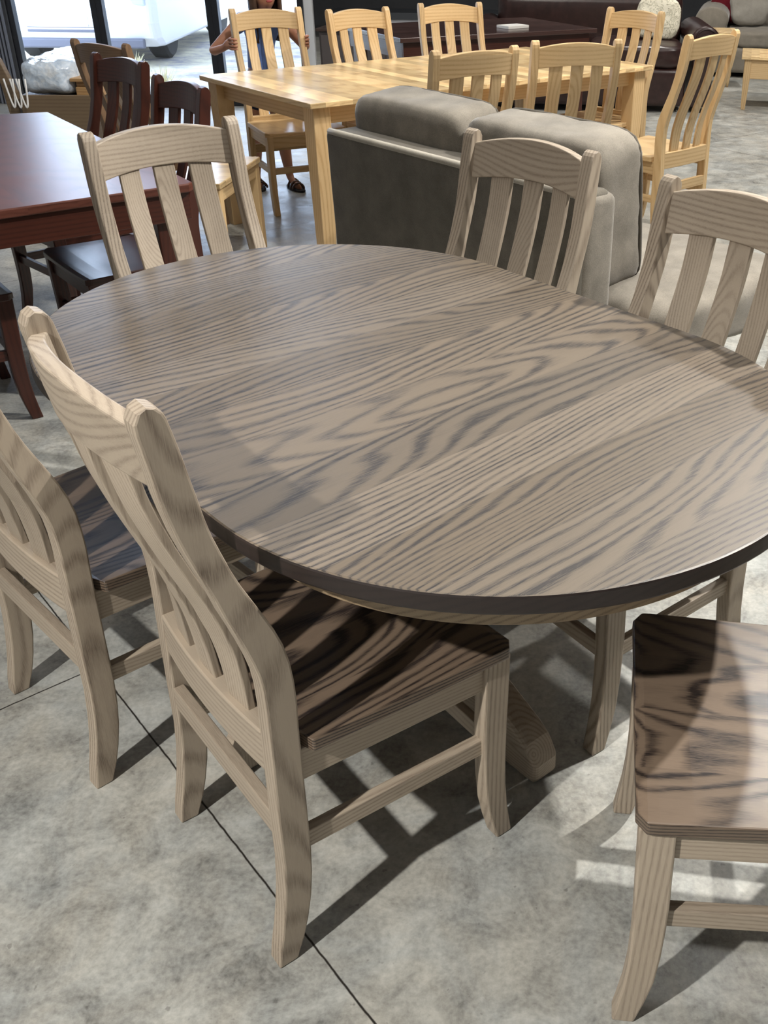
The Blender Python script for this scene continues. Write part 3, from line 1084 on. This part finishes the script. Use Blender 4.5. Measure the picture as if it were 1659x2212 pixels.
# white box and dark cabinets at the back
bx = empty('cardboard_box', (-1.16, 10.45, 0), R(5))
tag(bx, 'white printed cardboard box on the floor between two blond chairs', 'box')
bxo('carton', (0, .34, 0, .34, 0, .45), plain('white_carton', lin(228, 230, 236), .6), bx, .004)
bxo('lid', (-.01, .35, -.01, .35, .4505, .475), plain('white_carton_lid', lin(236, 238, 242), .5), bx, .004)
M_INK = plain('black_print', lin(30, 30, 34), .6)
for kx, kz in ((.10, .29), (.20, .29)):
    bm = bmesh.new()
    box(bm, kx, kx + .018, -.0025, -.0005, kz, kz + .035)
    box(bm, kx - .006, kx + .024, -.0025, -.0005, kz + .042, kz + .052)
    obj('printed_mark', bm, M_INK, bx)
M_ESP = plain('espresso_cabinet', lin(58, 42, 36), .4, nscale=4, namt=.2)
cb = empty('cabinet', (-1.35, 11.4, 0), R(2))
tag(cb, 'low dark brown slatted cabinet behind the white box', 'cabinet')
bxo('carcass', (0, 1.1, .03, .45, .0, .42), M_ESP, cb, .005)
bxo('top', (-.02, 1.12, -.01, .47, .4205, .44), M_ESP, cb, .004)
for k in range(9):
    bxo('slat', (.06 + k * .115, .12 + k * .115, .012, .0295, .06, .38), M_ESP, cb, .002)
c2 = empty('cabinet', (-1.74, 9.8, 0), R(-6))
tag(c2, 'dark grey-brown cabinet end right of the child holding the chair', 'cabinet')
bxo('carcass', (0, .62, .02, .5, .0, .56), plain('dark_taupe_panel', lin(78, 72, 72), .5), c2, .005)
bxo('top', (-.02, .64, -.01, .52, .5605, .585), M_ESP, c2, .004)
bxo('door', (.02, .6, .0, .0195, .05, .53), plain('dark_taupe_door', lin(84, 78, 78), .5), c2, .003)
cnt = empty('counter', (-2.4, 14.6, 0))
tag(cnt, 'long pale grey counter with dark top along the back wall', 'counter')
bxo('front_panel', (0, 3.4, .0, .6, 0, .26), plain('pale_grey_panel', lin(205, 208, 216), .5), cnt, .004)
bxo('top', (-.03, 3.43, -.04, .64, .2605, .34), plain('slate_top', lin(74, 78, 84), .4), cnt, .004)

# ---------------------------------------------------------------- the child
M_SKIN = plain('skin', lin(178, 128, 104), .5, nscale=8, namt=.06)
M_SKIN.node_tree.nodes['Principled BSDF'].inputs['Subsurface Weight'].default_value = .1
M_SKIN.node_tree.nodes['Principled BSDF'].inputs['Subsurface Radius'].default_value = (.02, .008, .005)
M_HAIR = plain('brown_hair', lin(74, 52, 38), .55, nscale=60, namt=.3)
M_SHIRT = fabric('blue_shirt', lin(108, 138, 205), .15)
M_SHORT = fabric('navy_shorts', lin(34, 42, 66), .2)
M_LIP = plain('lips', lin(150, 62, 62), .5)


def skinned(name, verts, edges, mat, parent, root=0, sub=2):
    me = bpy.data.meshes.new(name)
    me.from_pydata([v[:3] for v in verts], edges, [])
    me.materials.append(mat)
    o = bpy.data.objects.new(name, me)
    COL.objects.link(o)
    o.parent = parent
    mod = o.modifiers.new('skin', 'SKIN')
    mod.use_smooth_shade = True
    layer = me.skin_vertices[0].data if me.skin_vertices else None
    if layer is None:
        bmm = bmesh.new()
        bmm.from_mesh(me)
        bmm.verts.layers.skin.verify()
        bmm.to_mesh(me)
        bmm.free()
        layer = me.skin_vertices[0].data
    for i, v in enumerate(verts):
        r = v[3]
        layer[i].radius = r if isinstance(r, tuple) else (r, r)
        layer[i].use_root = (i == root)
    sb = o.modifiers.new('sub', 'SUBSURF')
    sb.levels = sb.render_levels = sub
    return o


per = empty('person', (-1.36, 6.14, 0), R(-59.5))
tag(per, 'child with long brown hair, blue shirt, standing behind a blond chair and gripping it', 'person')
V, E_ = [], []


def av(x, y, z, r, link=None):
    V.append((x, y, z, r))
    if link is not None: E_.append((link, len(V) - 1))
    return len(V) - 1


pel = av(-.235, 0, .60, (.095, .075))
wst = av(-.235, 0, .72, (.085, .062), pel)
chs = av(-.225, .01, .86, (.10, .068), wst)
shc = av(-.215, .02, .955, (.085, .055), chs)
nk = av(-.205, .03, .990, (.034, .034), shc)
nk2 = av(-.19, .035, 1.015, (.034, .034), nk)
jaw = av(-.175, .042, 1.048, (.054, .060), nk2)
hd = av(-.185, .042, 1.115, (.076, .086), jaw)
cr = av(-.19, .042, 1.185, (.055, .062), hd)
for s in (-1, 1):
    sh = av(-.215, .02 + s * .115, .955, .040, shc)
    el = av(-.23, s * .285, .79, .028, sh)
    wr = av(-.105, s * .240, .828, .020, el)
    pm = av(-.070, s * .228, .848, (.016, .024), wr)
    for k, zf in enumerate((.876, .859, .842, .826)):
        ln = (1, 1.08, 1.0, .82)[k]
        f1 = av(-.045, s * .2245, zf, .0095, pm)
        f2 = av(-.045 + .034 * ln, s * .2235, zf + .001, .0085, f1)
        f3 = av(-.045 + .050 * ln, s * .213, zf + .001, .008, f2)
        f4 = av(-.045 + .052 * ln, s * .196, zf, .0065, f3)
    t1 = av(-.073, s * .212, .872, .010, pm)
    t2 = av(-.068, s * .194, .884, .009, t1)
    t3 = av(-.064, s * .178, .888, .0075, t2)
for s, fx, fy in ((-1, -.27, -.085), (1, -.14, .085)):
    hp = av(-.235, s * .062, .56, .068, pel)
    kn = av((-.235 + fx) / 2 + .02, (s * .062 + fy) / 2, .325, .044, hp)
    cf_ = av((fx * .75 - .235 * .25), fy * .9, .215, .040, kn)
    an = av(fx, fy, .065, .024, cf_)
    ft = av(fx + .05, fy + s * .008, .030, (.028, .020), an)
    to = av(fx + .125, fy + s * .02, .022, (.030, .014), ft)
body = skinned('body', V, E_, M_SKIN, per)
# shirt and shorts follow the body
V, E_ = [], []
a = av(-.235, 0, .60, (.108, .088))
b = av(-.235, 0, .72, (.100, .078), a)
c_ = av(-.225, .01, .86, (.112, .082), b)
d = av(-.215, .02, .955, (.094, .066), c_)
e = av(-.208, .028, .998, (.050, .048), d)
for s in (-1, 1):
    f = av(-.215, .02 + s * .115, .955, .050, d)
    g_ = av(-.222, .02 + s * .175, .885, .043, f)
skinned('shirt', V, E_, M_SHIRT, per)
V, E_ = [], []
a = av(-.235, 0, .60, (.112, .092))
for s in (-1, 1):
    b = av(-.235, s * .062, .56, .080, a)
    c_ = av(-.225, s * .066, .43, .066, b)
skinned('shorts', V, E_, M_SHORT, per)
# face
for nm, loc, sc_, mt_ in (('mouth', (-.100, .042, 1.058), (.006, .020, .007), M_LIP), ('nose', (-.096, .042, 1.090), (.014, .011, .018), M_SKIN),
                          ('eye', (-.106, .016, 1.116), (.006, .013, .007), M_CAR), ('eye', (-.106, .068, 1.116), (.006, .013, .007), M_CAR),
                          ('ear', (-.185, -.038, 1.100), (.014, .007, .024), M_SKIN), ('ear', (-.185, .122, 1.100), (.014, .007, .024), M_SKIN)):
    bm = bmesh.new()
    bmesh.ops.create_uvsphere(bm, u_segments=14, v_segments=10, radius=1)
    bmesh.ops.transform(bm, matrix=Matrix.Translation(loc) @ Matrix.Diagonal((*sc_, 1)), verts=bm.verts)
    obj(nm, bm, mt_, per, smooth=True)
# hair: shell over the skull with long falls at both sides and behind
bm = bmesh.new()
rings = []
for k in range(14):
    t = k / 13
    if t < .45:
        z = 1.222 - (t / .45) ** 1.6 * .115
        rr_ = .098 * math.sin(min(t / .45, 1) * math.pi / 2 * .98 + .05)
    else:
        z = 1.107 - (t - .45) / .55 * .27
        rr_ = .098 - .010 * (t - .45)
    ring = []
    for q in range(25):
        ang = R(52 + q * (256 / 24))
        w_ = 1 + .05 * math.sin(q * 5.1 + k * .3)
        fx_ = -.19 + math.cos(ang) * rr_ * w_ * 1.02
        ring.append((fx_, .042 + math.sin(ang) * rr_ * w_ * .98, z))
    rings.append(ring)
loft(bm, rings, caps=False, closed=False)
ho = obj('hair', bm, M_HAIR, per, smooth=True)
sm = ho.modifiers.new('thick', 'SOLIDIFY')
sm.thickness = .02
# sandals
for s, fx, fy in ((-1, -.27, -.085), (1, -.14, .085)):
    bm = bmesh.new()
    out = []
    for k in range(20):
        t = 2 * math.pi * k / 20
        out.append((fx + .055 + .105 * math.cos(t), fy + s * .010 + (.036 + .006 * math.cos(t)) * math.sin(t) + s * .10 * .12 * math.cos(t)))
    loft(bm, [[(x_, y_, 0) for x_, y_ in out], [(x_, y_, .013) for x_, y_ in out]])
    sd = obj('sandal', bm, M_TYRE, per, bevel=.003)
    bm = bmesh.new()
    for xx in (.03, .075, .11):
        pts = [(fx + xx, fy + s * .01 + .036 * math.cos(q * math.pi / 8), .012 + .045 * math.sin(q * math.pi / 8) * (1.15 - xx * 3)) for q in range(9)]
        tube(bm, pts, .007, 6)
    obj('strap', bm, plain('brown_sandal_strap', lin(86, 60, 44), .6), sd, smooth=True)
